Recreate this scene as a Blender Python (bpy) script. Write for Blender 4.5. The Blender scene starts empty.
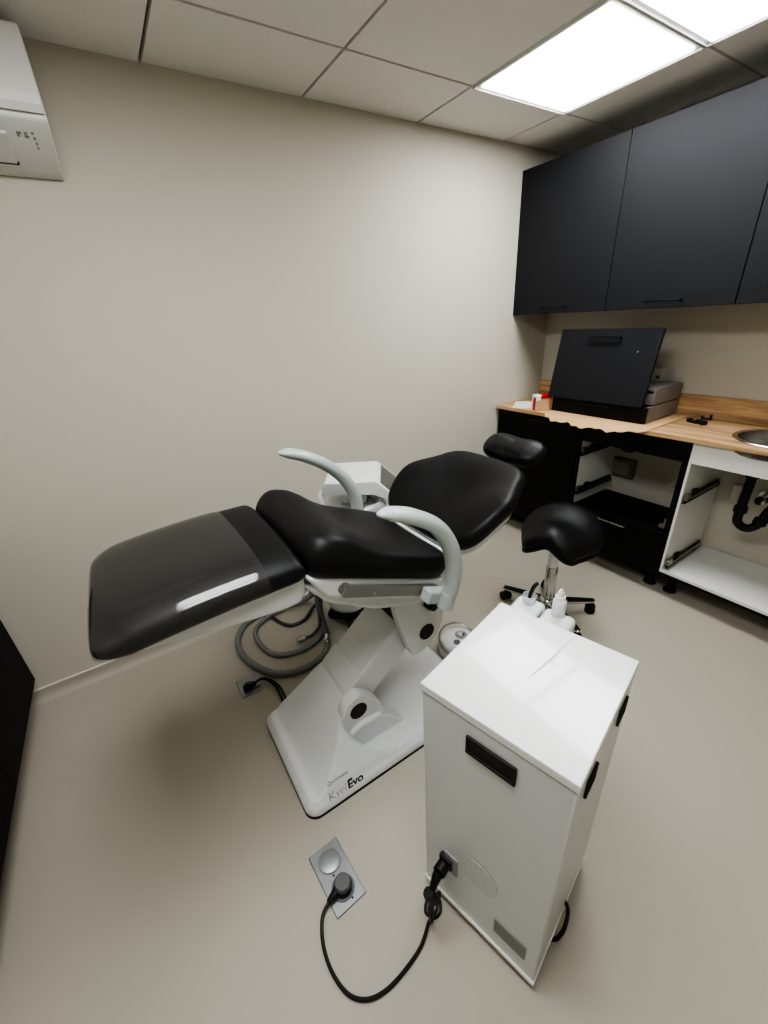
import bpy, math, random
from mathutils import Vector, Matrix, Euler
random.seed(7)
C = bpy.context.scene.collection
PI = math.pi

# ------------------------------------------------------------------ materials
def lin(c):
    def f(x):
        x /= 255.0
        return x / 12.92 if x <= 0.04045 else ((x + 0.055) / 1.055) ** 2.4
    return (f(c[0]), f(c[1]), f(c[2]), 1.0)

def mat(name, rgb, rough=0.5, metal=0.0, var=0.0, vscale=8.0, bump=0.0, bscale=200.0, coat=0.0, spec=0.5, rvar=0.0):
    m = bpy.data.materials.new(name); m.use_nodes = True
    nt = m.node_tree; b = nt.nodes['Principled BSDF']
    col = lin(rgb)
    b.inputs['Base Color'].default_value = col
    b.inputs['Roughness'].default_value = rough
    b.inputs['Metallic'].default_value = metal
    b.inputs['Specular IOR Level'].default_value = spec
    b.inputs['Coat Weight'].default_value = coat
    tc = nt.nodes.new('ShaderNodeTexCoord')
    n = nt.nodes.new('ShaderNodeTexNoise'); n.inputs['Scale'].default_value = vscale; n.inputs['Detail'].default_value = 4
    nt.links.new(tc.outputs['Object'], n.inputs['Vector'])
    mx = nt.nodes.new('ShaderNodeMix'); mx.data_type = 'RGBA'
    k = 1 - var
    mx.inputs['A'].default_value = (col[0]*k, col[1]*k, col[2]*k, 1)
    mx.inputs['B'].default_value = (min(1, col[0]*(1+var)), min(1, col[1]*(1+var)), min(1, col[2]*(1+var)), 1)
    nt.links.new(n.outputs['Fac'], mx.inputs['Factor'])
    nt.links.new(mx.outputs['Result'], b.inputs['Base Color'])
    if rvar:
        mr = nt.nodes.new('ShaderNodeMapRange')
        mr.inputs['To Min'].default_value = max(0, rough - rvar); mr.inputs['To Max'].default_value = min(1, rough + rvar)
        nt.links.new(n.outputs['Fac'], mr.inputs['Value']); nt.links.new(mr.outputs['Result'], b.inputs['Roughness'])
    if bump:
        n2 = nt.nodes.new('ShaderNodeTexNoise'); n2.inputs['Scale'].default_value = bscale; n2.inputs['Detail'].default_value = 2
        nt.links.new(tc.outputs['Object'], n2.inputs['Vector'])
        bp = nt.nodes.new('ShaderNodeBump'); bp.inputs['Strength'].default_value = bump; bp.inputs['Distance'].default_value = 0.002
        nt.links.new(n2.outputs['Fac'], bp.inputs['Height']); nt.links.new(bp.outputs['Normal'], b.inputs['Normal'])
    return m

def mat_wood():
    m = bpy.data.materials.new('oak_laminate'); m.use_nodes = True
    nt = m.node_tree; b = nt.nodes['Principled BSDF']
    tc = nt.nodes.new('ShaderNodeTexCoord'); mp = nt.nodes.new('ShaderNodeMapping')
    mp.inputs['Scale'].default_value = (26, 1.6, 26)
    nt.links.new(tc.outputs['Object'], mp.inputs['Vector'])
    n = nt.nodes.new('ShaderNodeTexNoise'); n.inputs['Scale'].default_value = 1.0; n.inputs['Detail'].default_value = 6; n.inputs['Roughness'].default_value = .65
    n.inputs['Distortion'].default_value = .6
    nt.links.new(mp.outputs['Vector'], n.inputs['Vector'])
    r = nt.nodes.new('ShaderNodeValToRGB')
    e = r.color_ramp.elements
    e[0].position = .28; e[0].color = lin((116, 88, 62))
    e[1].position = .72; e[1].color = lin((212, 182, 144))
    x = e.new(.42); x.color = lin((170, 136, 100))
    x = e.new(.55); x.color = lin((200, 166, 124))
    nt.links.new(n.outputs['Fac'], r.inputs['Fac'])
    # broad planks, tinted one by one
    sp = nt.nodes.new('ShaderNodeSeparateXYZ'); nt.links.new(tc.outputs['Object'], sp.inputs[0])
    ad = nt.nodes.new('ShaderNodeMath'); ad.operation = 'ADD'
    nt.links.new(sp.outputs['X'], ad.inputs[0]); nt.links.new(sp.outputs['Z'], ad.inputs[1])
    ml = nt.nodes.new('ShaderNodeMath'); ml.operation = 'MULTIPLY'; ml.inputs[1].default_value = 14
    fl = nt.nodes.new('ShaderNodeMath'); fl.operation = 'FLOOR'
    wn = nt.nodes.new('ShaderNodeTexWhiteNoise'); wn.noise_dimensions = '1D'
    nt.links.new(ad.outputs[0], ml.inputs[0]); nt.links.new(ml.outputs[0], fl.inputs[0]); nt.links.new(fl.outputs[0], wn.inputs['W'])
    mr = nt.nodes.new('ShaderNodeMapRange'); mr.inputs['To Min'].default_value = .78; mr.inputs['To Max'].default_value = 1.08
    nt.links.new(wn.outputs['Value'], mr.inputs['Value'])
    mx = nt.nodes.new('ShaderNodeMix'); mx.data_type = 'RGBA'; mx.blend_type = 'MULTIPLY'; mx.inputs['Factor'].default_value = 1
    nt.links.new(r.outputs['Color'], mx.inputs['A']); nt.links.new(mr.outputs['Result'], mx.inputs['B'])
    nt.links.new(mx.outputs['Result'], b.inputs['Base Color'])
    b.inputs['Roughness'].default_value = .45
    return m

def mat_emit(name, rgb, s):
    m = bpy.data.materials.new(name); m.use_nodes = True
    nt = m.node_tree; b = nt.nodes['Principled BSDF']
    b.inputs['Base Color'].default_value = (.9, .9, .9, 1)
    b.inputs['Emission Color'].default_value = rgb; b.inputs['Emission Strength'].default_value = s
    return m

def mat_film():
    m = bpy.data.materials.new('clear_vinyl_film'); m.use_nodes = True
    nt = m.node_tree
    for n in list(nt.nodes): nt.nodes.remove(n)
    out = nt.nodes.new('ShaderNodeOutputMaterial')
    tr = nt.nodes.new('ShaderNodeBsdfTransparent'); tr.inputs['Color'].default_value = (.86, .85, .83, 1)
    gl = nt.nodes.new('ShaderNodeBsdfGlossy'); gl.inputs['Roughness'].default_value = .07
    df = nt.nodes.new('ShaderNodeBsdfDiffuse'); df.inputs['Color'].default_value = (.24, .235, .225, 1)
    fr = nt.nodes.new('ShaderNodeFresnel'); fr.inputs['IOR'].default_value = 1.62
    tc = nt.nodes.new('ShaderNodeTexCoord'); n = nt.nodes.new('ShaderNodeTexNoise'); n.inputs['Scale'].default_value = 9; n.inputs['Detail'].default_value = 3
    nt.links.new(tc.outputs['Object'], n.inputs['Vector'])
    bp = nt.nodes.new('ShaderNodeBump'); bp.inputs['Strength'].default_value = .12; bp.inputs['Distance'].default_value = .01
    nt.links.new(n.outputs['Fac'], bp.inputs['Height'])
    nt.links.new(bp.outputs['Normal'], gl.inputs['Normal']); nt.links.new(bp.outputs['Normal'], fr.inputs['Normal'])
    m1 = nt.nodes.new('ShaderNodeMixShader'); m1.inputs['Fac'].default_value = .10
    nt.links.new(tr.outputs[0], m1.inputs[1]); nt.links.new(df.outputs[0], m1.inputs[2])
    m2 = nt.nodes.new('ShaderNodeMixShader')
    nt.links.new(fr.outputs[0], m2.inputs['Fac']); nt.links.new(m1.outputs[0], m2.inputs[1]); nt.links.new(gl.outputs[0], m2.inputs[2])
    nt.links.new(m2.outputs[0], out.inputs['Surface'])
    return m

def mat_clear(name, tint):
    m = bpy.data.materials.new(name); m.use_nodes = True
    b = m.node_tree.nodes['Principled BSDF']
    b.inputs['Base Color'].default_value = tint; b.inputs['Roughness'].default_value = .12
    b.inputs['Alpha'].default_value = .45
    return m

def mat_perforated():
    m = mat('perforated_grille', (206, 208, 204), .5)
    nt = m.node_tree; b = nt.nodes['Principled BSDF']
    tc = nt.nodes.new('ShaderNodeTexCoord'); v = nt.nodes.new('ShaderNodeTexVoronoi')
    v.inputs['Scale'].default_value = 170; v.inputs['Randomness'].default_value = 0.0
    nt.links.new(tc.outputs['Object'], v.inputs['Vector'])
    r = nt.nodes.new('ShaderNodeValToRGB')
    r.color_ramp.elements[0].position = .30; r.color_ramp.elements[0].color = lin((150, 152, 151))
    r.color_ramp.elements[1].position = .42; r.color_ramp.elements[1].color = lin((208, 211, 210))
    nt.links.new(v.outputs['Distance'], r.inputs['Fac'])
    nt.links.new(r.outputs['Color'], b.inputs['Base Color'])
    return m

M = dict(
    wall=mat('beige_wall_paint', (201, 196, 183), .85, var=.02, vscale=1.2, bump=.08, bscale=500),
    floor=mat('beige_vinyl_floor', (178, 172, 159), .5, var=.035, vscale=2.2, bump=.06, bscale=350, spec=.35, rvar=.06),
    bead=mat('white_sealant', (225, 222, 212), .5),
    tile=mat('ceiling_tile_board', (236, 235, 231), .9, var=.06, vscale=260, bump=.25, bscale=420),
    gridbar=mat('ceiling_grid_metal', (128, 122, 112), .5),
    lampframe=mat('lamp_frame_white', (222, 222, 218), .4),
    glow=mat_emit('light_diffuser', (.97, .985, 1.0, 1), 11.0),
    black=mat('matte_black_laminate', (31, 32, 36), .6, var=.05, vscale=40, spec=.32, bump=.05, bscale=600),
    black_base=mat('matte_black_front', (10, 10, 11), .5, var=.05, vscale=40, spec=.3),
    black_in=mat('black_carcass', (9, 9, 10), .6, spec=.3),
    blackmetal=mat('black_metal_handle', (24, 24, 26), .25, metal=.3),
    whitelam=mat('white_melamine', (226, 226, 222), .45, var=.02),
    wood=mat_wood(),
    leather=mat('black_vinyl_upholstery', (14, 15, 17), .48, var=.08, vscale=30, bump=.06, bscale=520, spec=.4),
    leather2=mat('black_vinyl_legrest', (14, 15, 17), .48, var=.08, vscale=30, bump=.06, bscale=520, spec=.4),
    film=mat_film(),
    white=mat('white_gloss_plastic', (226, 228, 228), .28, var=.015, coat=.2),
    whitechair=mat('white_painted_shell', (222, 224, 224), .33, var=.015, coat=.15),
    armgrey=mat('pale_grey_green_plastic', (184, 193, 189), .3, var=.02, coat=.2),
    greyplast=mat('grey_plastic', (150, 152, 150), .5),
    greypanel=mat('grey_display', (88, 88, 84), .35),
    cap=mat('black_pivot_cap', (18, 18, 19), .55),
    rubber=mat('black_rubber', (14, 14, 14), .6),
    chrome=mat('chrome', (205, 205, 205), .14, metal=1.0),
    brushed=mat('brushed_steel', (170, 168, 162), .3, metal=1.0, var=.08, vscale=60),
    rail=mat('satin_rail', (150, 149, 144), .34, metal=.55, var=.04, vscale=60),
    steel_dark=mat('slide_steel', (110, 110, 108), .35, metal=.9),
    sink=mat('stainless_sink', (190, 189, 186), .25, metal=1.0, var=.05, vscale=50),
    hose=mat('grey_hose', (132, 134, 132), .45, var=.05, vscale=30),
    hosedark=mat('dark_grey_hose', (70, 72, 74), .45),
    cable=mat('black_cable', (13, 13, 13), .45),
    outletmetal=mat('galvanised_outlet_plate', (158, 162, 162), .38, metal=.75, var=.12, vscale=35),
    outletdark=mat('outlet_grey', (96, 98, 98), .5),
    boxmetal=mat('white_powder_coat', (222, 224, 222), .22, var=.015, coat=.3),
    boxfront=mat('grey_white_powder_coat', (204, 208, 208), .3, var=.02, coat=.1),
    rating=mat('grey_rating_plate', (128, 128, 124), .45, var=.08, vscale=90),
    grille=mat_perforated(),
    ac=mat('air_conditioner_plastic', (220, 220, 216), .4, var=.01),
    acgloss=mat('air_conditioner_gloss_band', (238, 238, 236), .18),
    acmark=mat('pale_grey_print', (150, 150, 148), .6),
    tray=mat('pale_green_plastic', (214, 224, 220), .3),
    bottle=mat('white_bottle_plastic', (228, 230, 230), .35),
    jar=mat_clear('clear_acrylic', (.8, .85, .85, 1)),
    red=mat('red_print', (176, 22, 40), .5),
    paper=mat('white_paper', (232, 230, 226), .8),
    carton=mat('brown_cardboard', (198, 164, 122), .85, var=.05, vscale=25, bump=.1, bscale=160),
    drawergrey=mat('grey_drawer_side', (142, 138, 135), .45, metal=.2, var=.03),
    text_dark=mat('dark_print', (44, 48, 52), .5),
    text_grey=mat('pale_grey_lettering', (150, 154, 157), .5),
    text_mid=mat('mid_grey_lettering', (138, 142, 142), .5),
    socketgrey=mat('grey_socket', (124, 122, 112), .5),
    plate2=mat('light_grey_plate', (168, 165, 155), .5),
    socketwhite=mat('white_socket', (205, 202, 194), .45),
    streak=mat('faint_grey', (196, 198, 203), .4),
)

# ------------------------------------------------------------------ mesh helpers
def cr(pts, n=8, closed=False):
    P = [Vector(p) for p in pts]; out = []
    N = len(P); segs = N if closed else N - 1
    for i in range(segs):
        if closed: p0, p1, p2, p3 = P[(i-1) % N], P[i], P[(i+1) % N], P[(i+2) % N]
        else: p0, p1, p2, p3 = P[max(i-1, 0)], P[i], P[i+1], P[min(i+2, N-1)]
        for k in range(n):
            t = k / n
            out.append(.5*((2*p1) + (-p0+p2)*t + (2*p0-5*p1+4*p2-p3)*t*t + (-p0+3*p1-3*p2+p3)*t*t*t))
    if not closed: out.append(P[-1].copy())
    return out

class MB:
    def __init__(s): s.v = []; s.f = []; s.m = []
    def face(s, idx, mi=0): s.f.append(tuple(idx)); s.m.append(mi)
    def add(s, pts): b = len(s.v); s.v += [Vector(p) for p in pts]; return b
    def box(s, x0, x1, y0, y1, z0, z1, mi=0):
        x0, x1 = sorted((x0, x1)); y0, y1 = sorted((y0, y1)); z0, z1 = sorted((z0, z1))
        b = s.add([(x0,y0,z0),(x1,y0,z0),(x1,y1,z0),(x0,y1,z0),(x0,y0,z1),(x1,y0,z1),(x1,y1,z1),(x0,y1,z1)])
        for q in ((0,3,2,1),(4,5,6,7),(0,1,5,4),(1,2,6,5),(2,3,7,6),(3,0,4,7)): s.face([b+i for i in q], mi)
        return s
    def obox(s, c, size, R, mi=0):
        n0 = len(s.v); s.box(-size[0]/2, size[0]/2, -size[1]/2, size[1]/2, -size[2]/2, size[2]/2, mi)
        for i in range(n0, len(s.v)): s.v[i] = R @ s.v[i] + Vector(c)
        return s
    def xf(s, n0, Mx):
        for i in range(n0, len(s.v)): s.v[i] = Mx @ s.v[i]
    def prism(s, poly, axis, a0, a1, mi=0):
        def P(p, a):
            return {'x': (a, p[0], p[1]), 'y': (p[0], a, p[1]), 'z': (p[0], p[1], a)}[axis]
        n = len(poly); b = s.add([P(p, a0) for p in poly] + [P(p, a1) for p in poly])
        s.face([b+i for i in range(n)][::-1], mi); s.face([b+n+i for i in range(n)], mi)
        for i in range(n): j = (i+1) % n; s.face((b+i, b+j, b+n+j, b+n+i), mi)
        return s
    def rings(s, rings, cap0=True, cap1=True, mi=0, close=True):
        n = len(rings[0]); bs = [s.add(r) for r in rings]
        for a, b in zip(bs, bs[1:]):
            for i in range(n if close else n-1):
                j = (i+1) % n; s.face((a+i, a+j, b+j, b+i), mi)
        if cap0: s.face([bs[0]+i for i in range(n)][::-1], mi)
        if cap1: s.face([bs[-1]+i for i in range(n)], mi)
        return s
    def tube(s, pts, r, n=12, sub=8, mi=0, flat=1.0, up=None, closed=False):
        P = cr(pts, sub, closed) if sub else [Vector(p) for p in pts]
        K = len(P)
        if not isinstance(r, (list, tuple)): R = [r]*K
        else:
            R = []
            for i in range(K):
                t = i/(K-1)*(len(r)-1); k = min(int(t), len(r)-2); R.append(r[k]+(r[k+1]-r[k])*(t-k))
        if not isinstance(flat, (list, tuple)): FL = [flat]*K
        else:
            FL = []
            for i in range(K):
                t = i/(K-1)*(len(flat)-1); k = min(int(t), len(flat)-2); FL.append(flat[k]+(flat[k+1]-flat[k])*(t-k))
        ref = Vector(up) if up else None; rr = []; prev = None
        for i in range(K):
            if closed: T = P[(i+1) % K] - P[i-1]
            else: T = P[min(i+1, K-1)] - P[max(i-1, 0)]
            T.normalize()
            if ref is not None: A = ref - T*ref.dot(T)
            elif prev is None:
                A = Vector((0,0,1)) if abs(T.z) < .9 else Vector((1,0,0)); A = A - T*A.dot(T)
            else: A = prev - T*prev.dot(T)
            A.normalize(); prev = A; B = T.cross(A)
            rr.append([P[i] + A*math.cos(2*PI*k/n)*R[i]*FL[i] + B*math.sin(2*PI*k/n)*R[i] for k in range(n)])
        if closed: rr.append(rr[0])
        return s.rings(rr, not closed, not closed, mi)
    def lathe(s, prof, c=(0,0,0), n=28, mi=0, R=None, sx=1, sy=1, cap=True):
        rr = []
        for r, z in prof:
            rr.append([Vector((max(r, .0002)*math.cos(2*PI*k/n)*sx, max(r, .0002)*math.sin(2*PI*k/n)*sy, z)) for k in range(n)])
        if R is not None: rr = [[R @ p for p in q] for q in rr]
        rr = [[p + Vector(c) for p in q] for q in rr]
        return s.rings(rr, cap, cap, mi)
    def disc(s, c, axis, r, h, n=32, mi=0, bev=0, sx=1, sy=1):
        R = Vector((0,0,1)).rotation_difference(Vector(axis)).to_matrix()
        b = bev or min(r, h)*.12
        return s.lathe([(r-b, 0), (r, b), (r, h-b), (r-b, h)], c, n, mi, R, sx, sy)
    def build(s, name, mats, parent=None, bevel=0, smooth=35, sub=0, origin=None, seg=2):
        if not isinstance(mats, (list, tuple)): mats = [mats]
        off = OFF.get(parent.name, Vector((0,0,0))) if parent else Vector(origin or (0,0,0))
        me = bpy.data.meshes.new(name)
        me.from_pydata([tuple(v - off) for v in s.v], [], s.f)
        for m in mats: me.materials.append(m)
        for p, mi in zip(me.polygons, s.m): p.material_index = mi
        import bmesh
        bm = bmesh.new(); bm.from_mesh(me); bmesh.ops.recalc_face_normals(bm, faces=bm.faces); bm.to_mesh(me); bm.free()
        if smooth:
            for p in me.polygons: p.use_smooth = True
            me.set_sharp_from_angle(angle=math.radians(smooth))
        me.update()
        o = bpy.data.objects.new(name, me); C.objects.link(o)
        if parent: o.parent = parent; OFF[o.name] = off
        else: o.location = off; OFF[o.name] = off
        if bevel:
            bv = o.modifiers.new('bevel', 'BEVEL'); bv.width = bevel; bv.segments = seg; bv.limit_method = 'ANGLE'; bv.angle_limit = math.radians(40)
        if sub:
            ss = o.modifiers.new('subsurf', 'SUBSURF'); ss.levels = sub; ss.render_levels = sub
        return o
OFF = {}

def tag(o, label, cat, group=None):
    o['label'] = label; o['category'] = cat
    if group: o['group'] = group
    return o
def thing(name, label, cat, loc=(0,0,0), rz=0, group=None, local=False):
    o = bpy.data.objects.new(name, None); C.objects.link(o)
    o.location = loc; o.rotation_euler = (0,0,rz); o.empty_display_size = .05
    OFF[o.name] = Vector((0,0,0)) if local else Vector(loc)
    return tag(o, label, cat, group)
def structure(o): o['kind'] = 'structure'; return o
def plabel(o, t): o['label'] = t; return o
def dup(root, loc, label, cat=None):
    r = root.copy(); C.objects.link(r); r.location = loc; r['label'] = label
    for ch in list(root.children):
        c = ch.copy(); C.objects.link(c); c.parent = r
        for g in list(ch.children):
            d = g.copy(); C.objects.link(d); d.parent = c
    return r
def smoothstep(a, b, x):
    t = max(0, min(1, (x-a)/(b-a))); return t*t*(3-2*t)

def cushion(mb, outline, O, U, V, W, T, crown=.01, h=None, n=6, edge=.5, mi=0):
    """pillow over a closed outline given in the (u, v) plane"""
    O, U, V, W = map(Vector, (O, U, V, W))
    pts = cr([(p[0], p[1], 0) for p in outline], n, True)
    cx = sum(p.x for p in pts)/len(pts); cy = sum(p.y for p in pts)/len(pts)
    prof = []
    rad = T*edge
    rows = [(0.5, 0, 0), (.80, 0, 0)]
    for k in range(0, 11):
        a = -PI/2 + PI*k/10
        rows.append((1, -(1-math.cos(a))*rad*1.0, T/2 + math.sin(a)*T/2))
    rows += [(.9, -rad, T+crown*.35), (.74, -rad, T+crown*.68), (.5, -rad, T+crown*.92), (.3, -rad, T+crown), (.12, -rad, T+crown)]
    rr = []
    for sc, ins, w in rows:
        ring = []
        for p in pts:
            dx, dy = p.x-cx, p.y-cy; L = math.hypot(dx, dy) or 1
            k = sc*(1 + ins/L)
            u, v = cx+dx*k, cy+dy*k
            hh = h(u, v, w) if h else 0
            ring.append(O + U*u + V*v + W*(w+hh))
        rr.append(ring)
    return mb.rings(rr, True, True, mi)

# ================================================================== THE ROOM
H = 2.355; XL = -3.80; YF = -3.30
structure(MB().box(XL, 0, YF, 0, -.05, 0).build('floor', M['floor'], smooth=0))
structure(MB().box(XL-.1, .1, 0, .1, -.05, H+.1).build('wall_back', M['wall'], smooth=0))
structure(MB().box(0, .1, YF, 0, -.05, H+.1).build('wall_right', M['wall'], smooth=0))
structure(MB().box(XL-.1, XL, YF, 0, -.05, H+.1).build('wall_left', M['wall'], smooth=0))
structure(MB().box(XL-.1, .1, YF-.1, YF, -.05, H+.1).build('wall_front', M['wall'], smooth=0))
# suspended ceiling: tiles in a 600 mm grid, one mesh
xs = [x for x in (-.53 - .6*k for k in range(-1, 7))]; xs = sorted([0.0] + [x for x in xs if XL < x < 0] + [XL])
ys = sorted([0.0, YF] + [-.37-.6*k for k in range(0, 6) if -.37-.6*k > YF])
LIGHTS = {(-1.13, -.97), (-1.13, -1.57), (-2.93, -1.57), (-2.93, -2.17)}        # min corner of each lit bay
cm = MB(); cm.box(XL, 0, YF, 0, H+.018, H+.05, 1)
g = .006
for xa, xb in zip(xs, xs[1:]):
    for ya, yb in zip(ys, ys[1:]):
        if any(abs(xa-lx) < .01 and abs(ya-ly) < .01 for lx, ly in LIGHTS): continue
        cm.box(xa + (g if xa > XL else 0), xb - (g if xb < 0 else 0), ya + (g if ya > YF else 0), yb - (g if yb < 0 else 0), H, H+.0181, 0)
structure(cm.build('ceiling', [M['tile'], M['gridbar']], smooth=0))
# vinyl coved up the wall with a bead of white sealant
cv = MB()
prof = [(0,0), (-.035,0), (-.024,.004), (-.012,.014), (-.006,.03), (-.005,.058), (0,.058)]
cv.prism(prof, 'x', XL, -.02)
structure(cv.build('baseboard_back', M['floor']))
structure(MB().box(XL, -.02, -.007, 0, .058, .064).build('trim_1', M['bead'], smooth=0))
cv = MB(); cv.prism([(XL, 0), (XL+.035, 0), (XL+.012, .014), (XL+.005, .058), (XL, .058)], 'y', YF, -.04)
structure(cv.build('baseboard_left', M['floor']))

# ceiling lights
def ceiling_light(x0, y0, label):
    t = thing('ceiling_light', label, 'ceiling light', (x0+.3, y0+.3, H), 0, 'square light panels in the ceiling grid')
    f = MB(); a, b, c, d = x0+.004, x0+.596, y0+.004, y0+.596; w = .024
    for q in ((a,b,c,c+w), (a,b,d-w,d), (a,a+w,c+w,d-w), (b-w,b,c+w,d-w)): f.box(q[0], q[1], q[2], q[3], H-.004, H+.012)
    for q in ((a-.003,b+.003,c-.003,c+.002), (a-.003,b+.003,d-.002,d+.003), (a-.003,a+.002,c,d), (b-.002,b+.003,c,d)): f.box(q[0], q[1], q[2], q[3], H-.010, H+.004)
    f.build('frame', M['lampframe'], t, smooth=0)
    MB().box(a+w, b-w, c+w, d-w, H-.009, H+.004).build('diffuser', M['glow'], t, smooth=0)
    return t
L1 = ceiling_light(-1.13, -.97, 'lit square ceiling panel nearest the back wall, whole in the photo')
ceiling_light(-1.13, -1.57, 'lit square ceiling panel cut off by the top right corner of the photo')
ceiling_light(-2.93, -1.57, 'lit square ceiling panel overhead, mirrored in the film on the leg rest')
ceiling_light(-2.93, -2.17, 'lit square ceiling panel added unseen over the camera to brighten the chair base')  # unseen panel, added to throw more light on the chair base

# ================================================================== AIR CONDITIONER
t = thing('air_conditioner', 'white wall-mounted air conditioner high on the back wall at left', 'air conditioner', (-3.06, 0, 1.985))
b = MB(); x0, x1 = -3.47, -2.660
b.prism([(0,2.312),(-.17,2.312),(-.196,2.30),(-.206,2.27),(-.206,2.124),(-.197,2.112),(-.197,2.095),(-.182,2.078),(-.045,2.008),(-.02,2.000),(0,2.000)], 'x', x0, x1)
b.build('casing', M['ac'], t, bevel=.004)
MB().prism([(-.204,2.150),(-.2075,2.150),(-.2190,2.124),(-.2065,2.108),(-.2,2.110)], 'x', x0, x1-.004).build('trim_band', M['acgloss'], t)
# louver flap lying along the sloped underside
def ac_low(k): return (-.182 + .137*k, 2.078 - .070*k)
f = MB(); p = [ac_low(.12), ac_low(.80)]
nrm = (-.455, -.890)
f.prism([p[0], p[1], (p[1][0]+nrm[0]*.008, p[1][1]+nrm[1]*.008), (p[0][0]+nrm[0]*.008, p[0][1]+nrm[1]*.008)], 'x', x0+.04, -2.772)
f.build('louver_flap', M['ac'], t, bevel=.002)
q = [ac_low(.80), ac_low(.86)]
MB().prism([q[0], q[1], (q[1][0]+nrm[0]*.003, q[1][1]+nrm[1]*.003), (q[0][0]+nrm[0]*.003, q[0][1]+nrm[1]*.003)], 'x', x0+.04, -2.768).build('air_slot', M['rubber'], t, smooth=0)
pr_ = MB()
for k, xa, w in ((.10,-2.748,.012),(.16,-2.748,.007),(.10,-2.730,.008),(.17,-2.730,.011),(.08,-2.712,.006),(.19,-2.710,.006),(.30,-2.708,.006),(.40,-2.708,.005)):
    c0, c1 = ac_low(k), ac_low(k+.05)
    pr_.prism([c0, c1, (c1[0]+nrm[0]*.0012, c1[1]+nrm[1]*.0012), (c0[0]+nrm[0]*.0012, c0[1]+nrm[1]*.0012)], 'x', xa, xa+w)
pr_.build('printed_marks', M['acmark'], t, smooth=0)

# ================================================================== BLACK CABINET, LEFT
t = thing('low_cabinet', 'black low cabinet at the left edge, in front of the back wall', 'cabinet', (-3.58, -.6, 0))
MB().box(-3.79, -3.388, -.045, -1.20, .15, .88).build('carcass', M['black_in'], t, bevel=.002)
MB().box(-3.386, -3.368, -.045, -.62, .15, .88).build('door', M['black_in'], t, bevel=.002)
MB().box(-3.386, -3.368, -.623, -1.20, .15, .88).build('door', M['black_in'], t, bevel=.002)
MB().box(-3.79, -3.47, -.06, -1.18, 0, .15).build('plinth', M['black_in'], t, smooth=0)

# ================================================================== WALL CABINETS
def bar_handle(mb, x, ya, yb, z, r=.004, out=.024):
    mb.box(x-out-r*1.6, x-out+r*.6, ya, yb, z-r, z+r)
    mb.box(x-out, x, ya, ya-.008 if yb < ya else ya+.008, z-r, z+r)
    mb.box(x-out, x, yb+(.008 if yb < ya else -.008), yb, z-r, z+r)
UX, UB, UT = -.363, 1.478, 2.239
def wall_cab(ya, yb, label, filler=False):
    t = thing('wall_cabinet', label, 'wall cabinet', (UX/2, (ya+yb)/2, UB), 0, 'black cabinets hung above the worktop')
    MB().box(-.002, UX+.020, ya, yb, UB, UT).build('carcass', M['black_in'], t, smooth=0)
    y0 = ya-.03 if filler else ya-.0015
    if filler: MB().box(UX+.018, UX+.001, ya, ya-.028, UB, UT).build('filler_strip', M['black'], t, bevel=.001)
    d = MB().box(UX, UX+.018, y0, yb+.0015, UB, UT).build('door', M['black'], t, bevel=.0015)
    h = MB(); bar_handle(h, UX, (ya+yb)/2+.085, (ya+yb)/2-.085, UB+.032); h.build('handle', M['blackmetal'], d, bevel=.001)
wall_cab(0, -.633, 'black wall cabinet in the corner against the back wall', True)
wall_cab(-.633, -1.22, 'black wall cabinet between the corner one and the one cut off at right')
wall_cab(-1.22, -1.82, 'black wall cabinet cut off by the right edge of the photo')

# ================================================================== BASE UNITS
FX = -.455
def front(mb, ya, yb, z0, z1): mb.box(FX, FX+.018, ya-.0015, yb+.0015, z0+.0015, z1-.0015); return mb
def foot(mb, x, y, h): mb.lathe([(.032,0),(.034,.004),(.03,.014),(.02,.02),(.018,h-.012),(.03,h-.008),(.03,h)], (x,y,0), 16)
# corner drawer unit
t = thing('drawer_cabinet', 'black four-drawer base cabinet in the corner under the worktop', 'cabinet', (-.23, -.325, 0))
MB().box(-.02, FX+.02, -.004, -.644, .14, .887).build('carcass', M['black_in'], t, smooth=0)
for z0, z1, hz in ((.775,.882,.852), (.645,.775,.745), (.375,.645,.612), (.12,.375,.338)):
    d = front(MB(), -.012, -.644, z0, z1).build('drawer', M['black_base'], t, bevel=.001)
    h = MB(); bar_handle(h, FX, -.27, -.42, hz, .0035, .02); h.build('handle', M['blackmetal'], d, bevel=.001)
for x, y in ((-.38,-.06),(-.38,-.59),(-.06,-.06),(-.06,-.59)):
    f = MB(); foot(f, x, y, .14); f.build('foot', M['rubber'], t)
# open middle unit
def slide(mb, x0, x1, y, z, d):
    """drawer runner on a side panel; d is the way it stands out"""
    mb.box(x0, x1, y, y+d*.010, z-.022, z+.022); mb.box(x0-.004, x1, y+d*.010, y+d*.020, z-.016, z+.002, 1)
    mb.box(x0-.010, x1-.02, y+d*.014, y+d*.026, z+.003, z+.013)
    mb.box(x0-.012, x0+.03, y+d*.006, y+d*.026, z+.014, z+.034); mb.box(x0+.09, x0+.13, y, y+d*.02, z+.022, z+.034, 1); mb.box(x0+.02, x1, y+d*.010, y+d*.012, z+.004, z+.021, 1)
t = thing('open_cabinet', 'black base cabinet with two drawers missing and its white inside showing', 'cabinet', (-.23, -.935, 0))
ya, yb = -.648, -1.238
MB().box(-.012, FX+.020, ya, ya-.016, .14, .887).build('side_panel', M['whitelam'], t, smooth=0)
MB().box(-.012, FX+.020, yb, yb+.016, .14, .887).build('side_panel', M['whitelam'], t, smooth=0)
MB().box(FX, FX+.020, ya+.001, ya-.018, .12, .887).build('front_edge', M['black_in'], t, smooth=0)
MB().box(FX, FX+.020, yb+.024, yb, .12, .887).build('front_edge', M['black_in'], t, smooth=0)
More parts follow.
